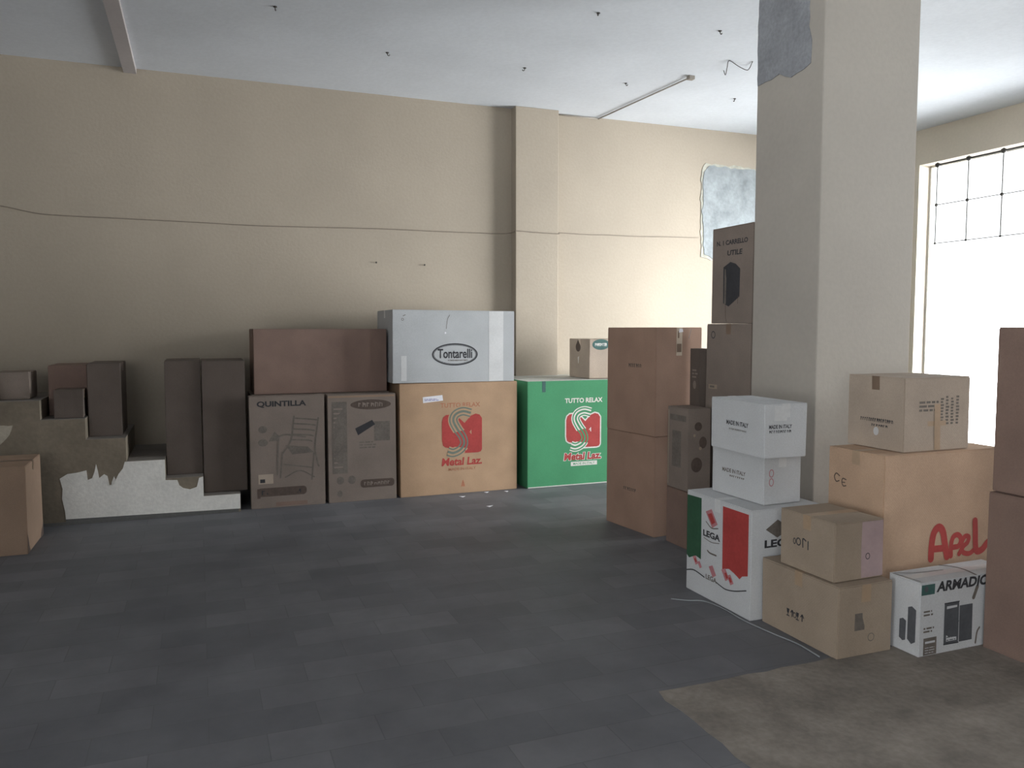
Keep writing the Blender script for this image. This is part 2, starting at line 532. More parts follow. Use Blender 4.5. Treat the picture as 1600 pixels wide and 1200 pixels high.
    def strip(s, name, f, mat, u0, v0, u1, v1, lift=0.0008, label=None, nx=6, ny=6):
        """a rectangle cut into a grid so that it follows the board"""
        P = []
        for i in range(nx):
            for j in range(ny):
                a, b = u0 + (u1 - u0) * i / nx, u0 + (u1 - u0) * (i + 1) / nx
                c, d = v0 + (v1 - v0) * j / ny, v0 + (v1 - v0) * (j + 1) / ny
                P.append(rect(a, c, b, d))
        return s.art(name, f, mat, P, lift, label)

# ------------------------------------------------------------------ the room
bm = bmesh.new(); box(bm, XL - .2, XR + .25, YF - .2, YB + .2, -0.2, 0)
struct('floor', bm, M['floor'])
bm = bmesh.new()      # brown mottled area, slightly proud of the tiles, with broken edges
rnd = random.Random(5)
edge = []
x, y = 1.72, -1.0
while y < 2.77:
    edge.append((1.72 + rnd.uniform(-.010, .010), y)); y += 0.09
x = 1.735
while x < 4.6:
    edge.append((x, 2.775 + rnd.uniform(-.010, .008))); x += 0.09
edge += [(4.6, 2.775), (4.6, -1.0)]
lo = [bm.verts.new((a, b, 0.0)) for a, b in edge]; hi = [bm.verts.new((a, b, 0.0016)) for a, b in edge]
for i in range(len(edge)):
    j = (i + 1) % len(edge)
    bm.faces.new((lo[i], lo[j], hi[j], hi[i]))
bm.faces.new(hi)
struct('trim_1', bm, M['brown_floor'])
bm = bmesh.new(); box(bm, XL - .2, XR + .25, YF - .2, YB + .2, HC, HC + 0.25)
struct('ceiling', bm, M['ceiling'])
bm = bmesh.new(); box(bm, -0.535, -0.435, YF, YB, HC - 0.045, HC)
struct('trim_2', bm, M['beam'])
bm = bmesh.new(); box(bm, XL - .2, XR + .25, YB, YB + .2, 0, HC)
struct('wall_back', bm, M['wall'])
bm = bmesh.new(); box(bm, 3.026, 3.50, 7.63, YB, 0, HC, 0.006)
struct('trim_3', bm, M['wall'])


def wall_x(bm, x0, x1, holes):
    """right wall slab along y with rectangular openings"""
    ys = YF - .2
    for (a, b, c, d) in sorted(holes):
        box(bm, x0, x1, ys, a, 0, HC)
        box(bm, x0, x1, a, b, 0, c)
        box(bm, x0, x1, a, b, d, HC)
        ys = b
    box(bm, x0, x1, ys, YB, 0, HC)


bm = bmesh.new(); wall_x(bm, XR, XR + 0.25, [WIN1, WIN2])
struct('wall_right', bm, M['wall_glare'])
bm = bmesh.new(); wall_x(bm, XL - .2, XL, [WIN4])
struct('wall_left', bm, M['wall'])
bm = bmesh.new()
box(bm, XL, WIN3[0], YF - .2, YF, 0, HC); box(bm, WIN3[1], XR, YF - .2, YF, 0, HC)
box(bm, WIN3[0], WIN3[1], YF - .2, YF, 0, WIN3[2]); box(bm, WIN3[0], WIN3[1], YF - .2, YF, WIN3[3], HC)
struct('wall_front', bm, M['wall'])


def window_right(n, w, xw=XR + .1):
    y0, y1, z0, z1 = w
    r = empty('window_%d' % n, (xw, (y0 + y1) / 2, z0)); r['kind'] = 'structure'
    cy = (y0 + y1) / 2
    t = 0.022
    bm = bmesh.new()
    for a, b, c, d in ((y0, y0 + t, z0, z1), (y1 - t, y1, z0, z1), (y0, y1, z0, z0 + t), (y0, y1, z1 - t, z1)):
        box(bm, 0.06, 0.11, a - cy, b - cy, c - z0, d - z0, 0.004)
    build('window_frame', bm, M['frame'], r)
    bm = bmesh.new(); box(bm, 0.082, 0.088, y0 + t - cy, y1 - t - cy, t, z1 - z0 - t)
    build('window_pane', bm, M['glass'], r)
    return r, cy


r1, cy1 = window_right(1, WIN1)
bm = bmesh.new()           # iron transom grille with forged knots
zt, zm, zb = 3.29 - WIN1[2], 2.855 - WIN1[2], 2.433 - WIN1[2]
gy = [6.66, 6.275, 5.88, 5.49, 5.10]
X0 = -0.1
tube(bm, [(X0, gy[0] - cy1, zt), (X0, gy[-1] - cy1, zt)], 0.009, 6, False)
tube(bm, [(X0, gy[0] - cy1, zm), (X0, gy[-1] - cy1, zm)], 0.004, 6, False)
tube(bm, [(X0, gy[0] - cy1, zb), (X0, gy[-1] - cy1, zb)], 0.004, 6, False)
for y in gy:
    tube(bm, [(X0, y - cy1, zb), (X0, y - cy1, zt)], 0.0055, 6, False)
    for z, r in ((zt, 0.030), (zm, 0.020), (zb, 0.014)):
        bmesh.ops.create_icosphere(bm, subdivisions=1, radius=r, matrix=Matrix.Translation((X0, y - cy1, z)))
build('iron_grille', bm, M['iron'], r1, True)
window_right(2, WIN2)
window_right(4, WIN4, XL - .19)
r3 = empty('window_3', ((WIN3[0] + WIN3[1]) / 2, YF - .1, WIN3[2])); r3['kind'] = 'structure'
hw, hh = (WIN3[1] - WIN3[0]) / 2, WIN3[3] - WIN3[2]
bm = bmesh.new()
for a, b, c, d in ((-hw, -hw + .05, 0, hh), (hw - .05, hw, 0, hh), (-hw, hw, 0, .05), (-hw, hw, hh - .05, hh), (-.025, .025, 0, hh)):
    box(bm, a, b, -.03, .03, c, d, 0.004)
build('window_frame', bm, M['frame'], r3)
bm = bmesh.new(); box(bm, -hw + .05, hw - .05, -.003, .003, .05, hh - .05)
build('window_pane', bm, M['glass'], r3)

# pillar with its cement repair
pil = empty('pillar', (3.61, 3.885, 0)); pil['kind'] = 'structure'; pil.name = 'trim_5'
bm = bmesh.new(); box(bm, -.35, .35, -.285, .285, 0, HC, 0.008)
build('pillar_shaft', bm, M['pillar'], pil)


def ragged(pts, amp, step, seed):
    """outline with a broken edge"""
    rnd = random.Random(seed)
    out = []
    for i, p in enumerate(pts):
        q = pts[(i + 1) % len(pts)]
        a, b = Vector(p), Vector(q)
        n = max(1, int((b - a).length / step))
        for k in range(n):
            c = a.lerp(b, k / n)
            out.append((c.x + rnd.uniform(-amp, amp), c.y + rnd.uniform(-amp, amp)))
    return out


def slab(bm, pts, place, th):
    """extruded ngon: place(u, v, t) -> world"""
    lo = [bm.verts.new(place(u, v, 0)) for u, v in pts]; hi = [bm.verts.new(place(u, v, th)) for u, v in pts]
    n = len(pts)
    for i in range(n):
        bm.faces.new((lo[i], lo[(i + 1) % n], hi[(i + 1) % n], hi[i]))
    for t in tessellate_polygon([[Vector((u, v, 0)) for u, v in pts]]):
        bm.faces.new([hi[i] for i in t])


bm = bmesh.new()
slab(bm, ragged([(4.165, 2.985), (3.97, 3.0), (3.86, 2.955), (3.70, 2.985), (3.695, 3.12), (3.72, 3.2), (3.71, HC), (4.165, HC)], 0.006, 0.05, 3), lambda u, v, t: (-0.351 - t, u - 3.885, v), 0.004)
build('cement_patch', bm, M['cement'], pil)

# filled-in patch on the back wall
pt = empty('plaster_patch', (5.75, YB, 2.25)); pt['kind'] = 'structure'; pt.name = 'trim_6'
outl = [(5.325, 3.27), (5.39, 3.35), (5.75, 3.34), (6.4, 3.33), (6.42, 2.9), (6.4, 2.27), (5.9, 2.29), (5.47, 2.25), (5.34, 2.31), (5.31, 2.8)]
bm = bmesh.new(); slab(bm, ragged(outl, 0.014, 0.05, 9), lambda u, v, t: (u - 5.75, -t, v - 2.25), 0.006)
build('patch_rim', bm, M['plaster_rim'], pt)
inn = [(5.86 + (a - 5.86) * 0.955, 2.8 + (b - 2.8) * 0.955) for a, b in outl]
bm = bmesh.new(); slab(bm, ragged(inn, 0.012, 0.05, 10), lambda u, v, t: (u - 5.75, -t, v - 2.25), 0.011)
build('patch_face', bm, M['plaster'], pt)

# cable along the back wall, stepping out over the pier
cp = [(-2.6, 2.52), (-1.8, 2.515), (-1.487, 2.50), (-1.306, 2.466), (-1.12, 2.445), (-0.54, 2.440), (0.05, 2.436), (0.52, 2.43), (1.1, 2.44), (1.7, 2.452), (2.3, 2.452), (2.88, 2.458)]
bm = bmesh.new()
tube(bm, [(a, 7.744, b) for a, b in cp] + [(3.0, 7.744, 2.468), (3.02, 7.70, 2.47), (3.019, 7.63, 2.474), (3.05, 7.624, 2.478), (3.3, 7.624, 2.470), (3.49, 7.624, 2.468), (3.507, 7.63, 2.47), (3.515, 7.735, 2.492)] + [(3.56, 7.744, 2.495), (3.9, 7.744, 2.49), (4.137, 7.744, 2.495), (4.5, 7.744, 2.495), (4.86, 7.744, 2.505), (5.30, 7.744, 2.515)], 0.0036, 6)
tag(build('wall_cable', bm, M['cable'], None, True), 'thin dusty cable running across the cream back wall at picture height', 'cable')

# conduit on the ceiling
r = empty('ceiling_conduit', (4.06, 6.9, HC - .012))
tag(r, 'thin straight conduit fixed to the ceiling above the pier, reaching the back wall', 'conduit')
bm = bmesh.new(); tube(bm, [(0.052, -0.70, 0), (-0.05, 0.84, 0)], 0.007, 8, False); tube(bm, [(-0.05, 0.835, 0), (-0.54, 0.838, 0)], 0.0065, 8, False)
build('pipe', bm, M['conduit'], r, True)
bm = bmesh.new(); box(bm, 0.03, 0.085, -0.74, -0.69, -0.02, 0.012, 0.004)
build('end_box', bm, M['conduit'], r)

# hooks and a bent wire left in the ceiling
hooks = [((1.484, 6.562), 'small ceiling hook above the cream back wall, nearest the beam'),
         ((0.556, 5.925), 'small bent ceiling hook at the top edge, beside the low beam'),
         ((2.665, 6.512), 'small ceiling hook just in front of the wall pier'),
         ((2.694, 5.21), 'small ceiling hook nearest the camera, midway across the ceiling'),
         ((3.686, 6.577), 'small ceiling hook left of the thin conduit'),
         ((3.702, 5.183), 'small ceiling hook beside the pillar, before the bent wire'),
         ((4.914, 6.623), 'small ceiling hook beyond the bent wire, close to the pillar edge')]


def hook_mesh():
    bm = bmesh.new()
    tube(bm, [(0, 0, 0), (0, 0, -.010), (.006, 0, -.022), (.017, 0, -.022), (.020, 0, -.014)], 0.0035, 6)
    bmesh.ops.create_cone(bm, segments=10, radius1=.013, radius2=.013, depth=.005, cap_ends=True, matrix=Matrix.Translation((0, 0, -.0025)))
    return bm


h0 = build('ceiling_hook', hook_mesh(), M['iron'], None, True)
for i, ((x, y), lab) in enumerate(hooks):
    h = h0 if i == 0 else h0.copy()
    if i:
        COL.objects.link(h)
    h.location = (x, y, HC); h.rotation_euler = (0, 0, i * 1.3)
    tag(h, lab, 'hook', 'hooks left in the ceiling')
bm = bmesh.new(); tube(bm, [(4.294, 5.95, HC), (4.285, 5.91, HC - .05), (4.22, 5.80, HC - .03), (4.167, 5.70, HC - .008), (4.28, 5.73, HC - .03), (4.38, 5.75, HC - .045), (4.42, 5.76, HC - .02), (4.37, 5.66, HC - .004)], 0.0035, 6)
tag(build('bent_wire', bm, M['iron'], None, True), 'bent piece of wire hanging from the ceiling beside the pillar', 'wire')
n0 = None
for (x, z), lab in (((1.62, 2.128), 'small nail in the back wall below the cable, the left of two'), ((2.10, 2.118), 'small nail in the back wall below the cable, the right of two')):
    if n0 is None:
        bm = bmesh.new(); bmesh.ops.create_cone(bm, segments=8, radius1=.003, radius2=.003, depth=.02, cap_ends=True); bmesh.ops.create_cone(bm, segments=10, radius1=.009, radius2=.008, depth=.004, cap_ends=True, matrix=Matrix.Translation((0, 0, .01)))
        n0 = o = build('wall_nail', bm, M['iron'])
    else:
        o = n0.copy(); COL.objects.link(o)
    o.location = (x, YB - .008, z); o.rotation_euler = (PI / 2, 0, 0)
    tag(o, lab, 'nail', 'nails in the back wall')

# ------------------------------------------------------------------ staircase
TX = [0.290, 0.012, -0.266, -0.542, -0.817, -1.115, -1.40, -1.68, -1.96]
TZ = [0.155 * (i + 1) + (0.005 if i else -.005) for i in range(9)]
TZ[:6] = [0.150, 0.311, 0.464, 0.648, 0.809, 0.956]; TZ[6] = 1.115; TZ[7] = 1.275; TZ[8] = 1.435
YS0, YS1 = 6.83, YB - .002
st = empty('staircase', (-0.5, 7.3, 0)); st['kind'] = 'structure'; st.name = 'trim_7'
bm = bmesh.new()
prof = [(TX[0], 0.0)]
for i in range(9):
    prof.append((TX[i], TZ[i])); prof.append((TX[i + 1] if i < 8 else -2.9, TZ[i]))
prof.append((-2.9, 0.0))
a = [bm.verts.new((x + .5, YS0 - 7.3, z)) for x, z in prof]; b = [bm.verts.new((x + .5, YS1 - 7.3, z)) for x, z in prof]
for i in range(len(prof)):
    j = (i + 1) % len(prof)
    bm.faces.new((a[i], a[j], b[j], b[i]))
bm.faces.new(a); bm.faces.new(b)
build('steps', bm, M['dado'], st)
pl = lambda u, v, t: (u + .5, YS0 - 7.3 - t, v)
white = [(0.288, 0.026), (-0.971, 0.046), (-0.975, 0.11), (-0.991, 0.203), (-0.985, 0.28), (-1.002, 0.36), (-0.95, 0.392), (-0.886, 0.398), (-0.82, 0.412), (-0.814, 0.337), (-0.783, 0.35), (-0.765, 0.40), (-0.753, 0.457),
         (-0.742, 0.40), (-0.735, 0.347), (-0.70, 0.375), (-0.677, 0.358), (-0.666, 0.287), (-0.639, 0.29), (-0.60, 0.37), (-0.569, 0.411), (-0.554, 0.462), (-0.268, 0.462), (-0.268, 0.299),
         (-0.182, 0.293), (-0.168, 0.25), (-0.140, 0.226), (-0.09, 0.212), (-0.04, 0.228), (-0.032, 0.257), (-0.021, 0.300), (0.010, 0.309), (0.010, 0.148), (0.288, 0.148)]
bm = bmesh.new(); slab(bm, white, pl, 0.0018)
build('white_paint', bm, M['whitewash'], st)
bm = bmesh.new(); slab(bm, ragged([(-1.6, 0.777), (-1.292, 0.778), (-1.305, 0.74), (-1.335, 0.684), (-1.38, 0.64), (-1.6, 0.60)], .004, .03, 4), pl, 0.0018)
build('beige_paint', bm, M['beige_flake'], st)
for i in range(9):      # thin tiles on the treads
    x0 = TX[i + 1] if i < 8 else -2.9
    bm = bmesh.new(); box(bm, x0 + .5 + .001, TX[i] + .5, YS0 - 7.3, YS1 - 7.3, TZ[i], TZ[i] + .002)
    build('tread', bm, M['tread'], st)
bm = bmesh.new(); box(bm, -2.4, 0.774, YS0 - 7.3 - .006, YS0 - 7.3, 0, 0.024); 
build('skirting', bm, M['skirt'], st)
bm = bmesh.new(); slab(bm, [(0.77, 0.024), (-0.47, 0.024), (-0.47, 0.046)], lambda u, v, t: (u, YS0 - 7.3 - t, v), 0.004)
build('skirting', bm, M['skirt'], st)
bm = bmesh.new(); slab(bm, [(0, 0), (.022, .012), (.03, .05), (.022, .075), (.004, .03)], lambda u, v, t: (u, -t - v * .25, v), 0.002)
o = build('paint_flake', bm, M['whitewash']); o.location = (-0.652, YS0 - .003, 0.283)
tag(o, 'curled white paint flake peeling off the side of the stairs', 'paint flake')


# ------------------------------------------------------------------ printed logos
def sm_logo(c, u0, u1, v0, v1, ground, red, line, outline=None, inner=None):
    U = lambda x: u0 + (u1 - u0) * x
    V = lambda y: v0 + (v1 - v0) * y
    sh = [(0.02, .22), (0, .35), (0, .82), (.03, .93), (.10, .99), (.25, 1.0), (.36, .97), (.45, .88), (.56, .77), (.64, .86), (.72, .95), (.84, 1.0), (.94, .97), (1, .88),
          (1, .08), (.97, .02), (.9, 0), (.22, 0), (.17, .03), (.30, .16), (.20, .14), (.08, .17)]
    P = [(U(a), V(b)) for a, b in sh]
    w = (u1 - u0)
    if outline:
        polys = []
        for i in range(len(P)):
            polys += stroke([P[i], P[(i + 1) % len(P)]], w * 0.07, 2, False)
        c.art('printed_logo', 'F', outline, polys, 0.0008)
    c.art('printed_logo', 'F', red, [P], 0.0011)
    S = [(U(a), V(b)) for a, b in ((.72, 1.02), (.52, 1.07), (.34, 1.0), (.28, .84), (.38, .62), (.50, .44), (.55, .26), (.46, .10), (.28, .02), (.14, .06))]
    c.art('printed_logo', 'F', ground, stroke(S, w * 0.26, 5, cap=False), 0.0014)
    for off, wd, mm, lf in ((-.085, .035, line, .0017), (0.0, .055, inner or line, .0017), (.085, .035, line, .0017)):
        Q = []
        C = catmull([(p[0], p[1], 0) for p in S], 5)
        for i, p in enumerate(C):
            d = (C[min(i + 1, len(C) - 1)] - C[max(i - 1, 0)]).normalized()
            Q.append((p.x - d.y * off * w, p.y + d.x * off * w))
        c.art('printed_logo', 'F', mm, stroke(Q, w * wd, 1, False, cap=False), lf)
    # the small notch of the M to the right of the S
    c.art('printed_logo', 'F', ground, stroke([(U(.66), V(.48)), (U(.72), V(.58)), (U(.72), V(.40))], w * 0.03, 1, False), 0.0014)


# ------------------------------------------------------------------ cartons by the back wall
c = Carton('tall_carton', 'upright flat brown carton with faded chair print beside the stairs, left of its twin', .372, .985, 6.87, 7.02, 0, .935, 'dull', seam='x', tape=None, seed=1, jit=.006, group='flat printed cartons standing at the back wall')
c.art('printed_lettering', 'F', 'ink', text2d('QUINTILLA', .262, .868, .40, .055, bold=.035), label='black lettering')
c.art('printed_picture', 'F', 'ink_soft', [ell(.105, .66, .035, .030), ell(.105, .55, .04, .03)] + [[(.15, .56), (.20, .64), (.24, .60), (.235, .56)]])
chair = []
for k in range(5):
    chair += stroke([(.37 - .008 * k, .745 - .045 * k), (.47, .735 - .045 * k), (.545 - .01 * k, .725 - .045 * k)], .012, 3)
chair += stroke([(.36, .76), (.33, .56), (.26, .45)], .014) + stroke([(.56, .74), (.53, .50), (.55, .36), (.56, .33)], .014) + stroke([(.24, .60), (.30, .61), (.45, .585)], .014) + stroke([(.23, .60), (.215, .28)], .013) + stroke([(.26, .46), (.24, .25)], .013) + stroke([(.52, .44), (.50, .22)], .013) + stroke([(.27, .36), (.51, .32)], .010) + stroke([(.28, .25), (.40, .30), (.52, .24)], .010)
chair += [[(.29, .52), (.47, .50), (.52, .45), (.34, .44)]]
c.art('printed_picture', 'F', 'ink_soft', chair, .0011)
c.strip('paper_label', 'F', 'pale', .062, .205, .182, .285, nx=2, ny=2)
c.art('paper_label', 'F', 'ink', [rect(.075, .215, .115, .245)], .0013)
c.art('printed_band', 'F', 'ink_brown', [rrect(.050, .098, .455, .170, .030), rect(.050, .085, .075, .165)], .0010)
c.art('printed_lettering', 'F', 'ink', scrawl(.25, .133, .33, .04, seed=2, n=8), .0014)
c.art('printed_stripe', 'F', 'maroon', [rect(.20, .012, .46, .045)], .001)

c = Carton('tall_carton', 'upright flat brown carton with dark oval logo, between its twin and the orange carton', 1.005, 1.60, 6.87, 7.02, 0, .93, 'dull', seam='x', tape=None, seed=2, jit=.006, group='flat printed cartons standing at the back wall')
c.art('printed_logo', 'F', 'ink_brown', [ell(.375, .84, .178, .043)])
c.art('printed_lettering', 'F', 'dull', scrawl(.375, .84, .22, .045, seed=1, n=6), .0014)
c.art('printed_picture', 'F', 'ink_soft', [rect(.035, .25, .165, .87)] + [ell(.10, .19, .032, .034), ell(.20, .19, .034, .036), ell(.095, .075, .022, .03)], .0006)
c.art('printed_picture', 'F', 'dull', blurb(.05, .30, .15, .84, 14, 3, .35), .0011)
c.art('printed_picture', 'F', 'ink', [[(.235, .635), (.385, .705), (.41, .665), (.26, .575)]], .0010)
c.art('printed_picture', 'F', 'ink_soft', [rect(.40, .52, .54, .69)] + blurb(.27, .46, .42, .53, 3, 8), .0006)
c.art('printed_band', 'F', 'ink_brown', [rrect(.275, .115, .575, .185, .028)], .0010)
c.art('printed_lettering', 'F', 'dull', scrawl(.425, .15, .24, .038, seed=3, n=8), .0014)
c.art('printed_stripe', 'F', 'kraft', [rect(.006, .905, .585, .922)], .0010)

c = Carton('large_carton', 'plain red-brown carton lying on the two flat printed cartons', .425, 1.555, 7.025, 7.56, .938, 1.49, 'maroon', seam='x', tape='tape_dark', seed=3)
# hidden carrier behind the flat cartons, a plain carton of the same height
c = Carton('large_carton', 'plain brown carton behind the flat printed cartons, under the red-brown one', .40, 1.58, 7.035, 7.60, 0, .934, 'dull', seam='x', tape='tape_dark', seed=4)

c = Carton('large_carton', 'orange-brown carton with red SM emblem, under the white carton', 1.63, 2.74, 6.87, 7.55, 0, 1.008, 'orange', seam='x', tape='tape', seed=5, group='large emblem cartons')
sm_logo(c, .385, .765, .365, .722, 'orange', 'red', 'grey_green')
c.art('printed_lettering', 'F', 'red_pale', text2d('TUTTO RELAX', .56, .806, .375, .042, bold=.02), label='faint orange lettering')
c.art('printed_lettering', 'F', 'red', text2d('Metal Laz.', .572, .292, .385, .072, .12, bold=.03))
c.art('printed_lettering', 'F', 'red_pale', text2d('MADE IN ITALY', .575, .224, .26, .026, bold=.01))
c.art('printed_mark', 'F', 'red_pale', [[(.56, .06), (.60, .06), (.59, .10), (.58, .125), (.57, .10)]])
c.art('paper_label', 'F', 'paper', [[(.209, .886), (.39, .900), (.397, .850), (.212, .833)]], .0012)
c.art('label_print', 'F', 'blue_ink', blurb(.225, .852, .385, .875, 2, 5, .5), .0016)

c = Carton('large_carton', 'white carton with black oval logo lying on the orange-brown carton', 1.572, 2.715, 6.88, 7.52, 1.011, 1.655, 'whitegrey', ry=0.004, seam='x', tape='tape_clear', seed=6, jit=.006)
c.art('printed_logo', 'F', 'ink', ring(.572, .250, .215, .100, .012, 48) + ring(.572, .250, .200, .086, .004, 48))
c.art('printed_lettering', 'F', 'ink', text2d('Tontarelli', .572, .258, .325, .085, bold=.022), .0012)
c.art('printed_lettering', 'F', 'ink_soft', scrawl(.60, .197, .19, .016, seed=8, n=18))
c.strip('tape_strip', 'F', 'tape_clear', .895, .004, 1.035, .640, ny=8)
c.strip('tape_strip', 'F', 'tape_clear', .075, .02, .125, .24)
c.art('staple', 'F', 'paper', [ell(.482, .443, .008, .009, 8)])
c.art('printed_mark', 'F', 'ink_soft', ring(.09, .56, .012, .012, .004, 12) + stroke([(.095, .59), (.115, .60)], .006) + stroke([(.49, .48), (.50, .56), (.52, .60)], .004))

c = Carton('large_carton', 'green printed carton with red SM emblem and pale lid', 2.826, 3.93, 6.83, 7.70, 0, 1.006, 'green', seam='x', tape=None, flap='palelid', seed=8, group='large emblem cartons')
sm_logo(c, .40, .76, .36, .685, 'white_ink', 'red', 'green', outline='white_ink', inner='green')
c.art('printed_lettering', 'F', 'white_ink', text2d('TUTTO RELAX', .585, .812, .40, .046, bold=.03), label='white lettering')
c.art('printed_lettering', 'F', 'white_ink', text2d('Metal Laz.', .575, .276, .41, .080, .12, bold=.10), .0009)
c.art('printed_lettering', 'F', 'red', text2d('Metal Laz.', .575, .276, .395, .072, .12, bold=.04), .0013)
c.art('printed_lettering', 'F', 'white_ink', [rect(.45, .185, .73, .225)] , .0009)
c.art('printed_lettering', 'F', 'green', text2d('MADE IN ITALY', .59, .205, .23, .022, bold=.01), .0013)
c.strip('tape_strip', 'F', 'teal_ink', .150, .90, .185, 1.000, nx=2, ny=3)
c.strip('printed_border', 'F', 'white_ink', .006, .002, 1.09, .010, nx=8, ny=1)

c = Carton('small_carton', 'small tan carton with flame mark and green oval, on the green carton', 3.50, 3.96, 6.905, 7.36, 1.009, 1.392, 'pale', seam='x', tape='tape_pale', seed=9, jit=.007)
c.art('printed_mark', 'L', 'ink_brown', [ell(.20, .30, .055, .045)] + [[(.16, .33), (.20, .375), (.24, .33)]], .0012)
c.art('printed_mark', 'L', 'white_ink', [[(.19, .20), (.22, .21), (.21, .14), (.20, .14)]], .0012)
c.art('printed_logo', 'F', 'teal_ink', [ell(.125, .33, .095, .052)])
c.art('printed_lettering', 'F', 'white_ink', scrawl(.125, .33, .13, .035, seed=12, n=8), .0013)

# ------------------------------------------------------------------ cartons on and before the stairs
Carton('dark_carton', 'tall dark carton on the second stair, left of its taller-looking neighbour on the lowest stair', -.262, .012, 6.96, 7.5, .315, 1.235, 'dark', seam='x', tape='tape_dark', seed=11, group='dark cartons standing on the stairs')
Carton('dark_carton', 'tall dark carton on the lowest stair, beside the flat printed cartons', .016, .355, 6.94, 7.5, .154, 1.230, 'dark', seam='x', tape='tape_dark', seed=12, group='dark cartons standing on the stairs')
Carton('dark_carton', 'dark carton on the fourth stair, across a gap from the pair on the lower stairs', -.812, -.575, 6.98, 7.5, .652, 1.222, 'dark', seam='x', tape='tape_dark', seed=13, group='dark cartons standing on the stairs')
Carton('dark_carton', 'dark carton at the back of the fifth stair, behind a small one', -1.10, -.825, 7.12, 7.6, .813, 1.205, 'maroon', seam='x', tape='tape_dark', seed=14, group='dark cartons standing on the stairs')
Carton('small_carton', 'small dark carton at the front edge of the fifth stair', -1.03, -.83, 6.88, 7.09, .813, 1.03, 'dark', seam='x', tape='tape_dark', seed=15)
Carton('small_carton', 'small dark carton on the sixth stair at the left edge', -1.43, -1.20, 6.98, 7.3, .960, 1.165, 'dull', seam='x', tape='tape_dark', seed=16)
c = Carton('worn_carton', 'worn brown carton with torn lower corner on the floor before the stairs', -1.75, -1.075, 6.03, 6.60, 0, .592, 'kraft', seam='x', tape='tape_dark', seed=17, jit=.012)
c.art('torn_patch', 'R', 'ink_brown', [[(0.0, .0), (.09, .0), (.05, .05), (.03, .10), (0, .14)]], .0009, label='dark torn board')
c.art('torn_patch', 'R', 'ink_brown', [[(.45, 0), (.568, 0), (.568, .12), (.54, .07), (.50, .05)]], .0009, label='dark torn board')

# ------------------------------------------------------------------ stacks between the back wall and the pillar
c = Carton('tall_stack_carton', 'brown carton at the base of the tall stack right of the green carton', 2.962, 3.384, 4.909, 5.502, 0, .724, 'peach', rz=0.1222, seam='x', tape=None, seed=20, group='tall stack of two brown cartons')
c.art('printed_lettering', 'L', 'dark', scrawl(.30, .30, .16, .03, seed=4, n=7))
c = Carton('tall_stack_carton', 'brown carton topping the tall stack right of the green carton, lit front with tape', 2.962, 3.384, 4.909, 5.502, .7255, 1.502, 'peach', rz=0.1222, seam='x', tape=None, seed=21, group='tall stack of two brown cartons')
c.art('printed_lettering', 'L', 'dark', scrawl(.35, .50, .16, .03, seed=5, n=7), .0009)
c.strip('tape_strip', 'F', 'tape_pale', .185, .575, .238, .776, nx=2, ny=4)
c.art('tape_strip', 'F', 'tape_dark', [rect(.190, .60, .232, .66)], .0012)
c.art('tape_strip', 'F', 'tape_dark', [rect(.196, .70, .210, .75)], .0012)
c.art('torn_edge', 'F', 'tape_dark', stroke([(.32, .765), (.30, .70)], .006), .0012)
c.art('torn_label', 'F', 'paper', [[(.205, .74), (.245, .745), (.240, .765), (.21, .768)]], .0014)

c = Carton('narrow_carton', 'narrow brown carton on the floor under the printed one, before the tall stack', 3.04, 3.222, 4.53, 4.79, 0, .394, 'maroon', seam='y', tape=None, seed=22, group='narrow cartons before the tall stack')
c = Carton('narrow_carton', 'narrow carton with ovals and framed print, before the tall stack, upper of two', 3.04, 3.222, 4.53, 4.79, .396, .957, 'dull', seam='y', tape=None, seed=23, group='narrow cartons before the tall stack')
c.art('printed_mark', 'F', 'ink_brown', [ell(.07, .18, .045, .05), ell(.08, .44, .03, .03), ell(.12, .33, .03, .04)], .0012)
c.art('printed_mark', 'F', 'buff', [ell(.10, .29, .012, .012, 10), ell(.05, .38, .010, .010, 10)], .0013)
c.art('printed_picture', 'L', 'ink_soft', [rect(.06, .15, .17, .40), rect(.03, .47, .23, .51)], .0008)
c.art('printed_picture', 'L', 'buff', [rect(.012, .02, .022, .54), rect(.10, .18, .14, .37)], .0012)

c = Carton('tall_carton', 'tall narrow dark carton squeezed between the tall stack and the carrello cartons'.replace('carrello', 'pillar-side'), 3.24, 3.345, 4.705, 4.825, 0, 1.354, 'dark', seam='x', tape=None, seed=24)
c.art('printed_mark', 'L', 'dull', [ell(.06, 1.10, .02, .03, 12)] + blurb(.03, 1.15, .10, 1.22, 3, 2), .0009)

Carton('pillar_side_carton', 'grey-brown carton at the base of the tall stack behind the pillar', 3.28, 3.62, 4.20, 4.69, 0, .93, 'dull', seam='x', tape='tape_dark', seed=25, group='stack of grey-brown cartons behind the pillar')
c = Carton('pillar_side_carton', 'grey-brown carton with small ring mark, in the middle of the stack behind the pillar', 3.28, 3.62, 4.20, 4.69, .932, 1.526, 'dull', seam='x', tape='tape_dark', seed=26, group='stack of grey-brown cartons behind the pillar')
c.art('printed_mark', 'L', 'ink', ring(.075, .52, .024, .026, .006, 16))
c.art('paper_label', 'L', 'buff', [rect(.035, .150, .130, .180)]); c.art('label_print', 'L', 'ink_soft', [rect(.05, .158, .10, .172)], .0014)
c = Carton('pillar_side_carton', 'grey-brown carton with cabinet picture, topmost behind the pillar', 3.28, 3.60, 4.20, 4.64, 1.528, 2.166, 'dull', seam='y', tape='tape_dark', seed=27, group='stack of grey-brown cartons behind the pillar')
c.art('printed_lettering', 'L', 'ink', text2d('N. 1 CARRELLO', .215, .535, .33, .032, bold=.03), .0010)
c.art('printed_lettering', 'L', 'ink', text2d('UTILE', .245, .465, .16, .034, .1, bold=.03), .0010)
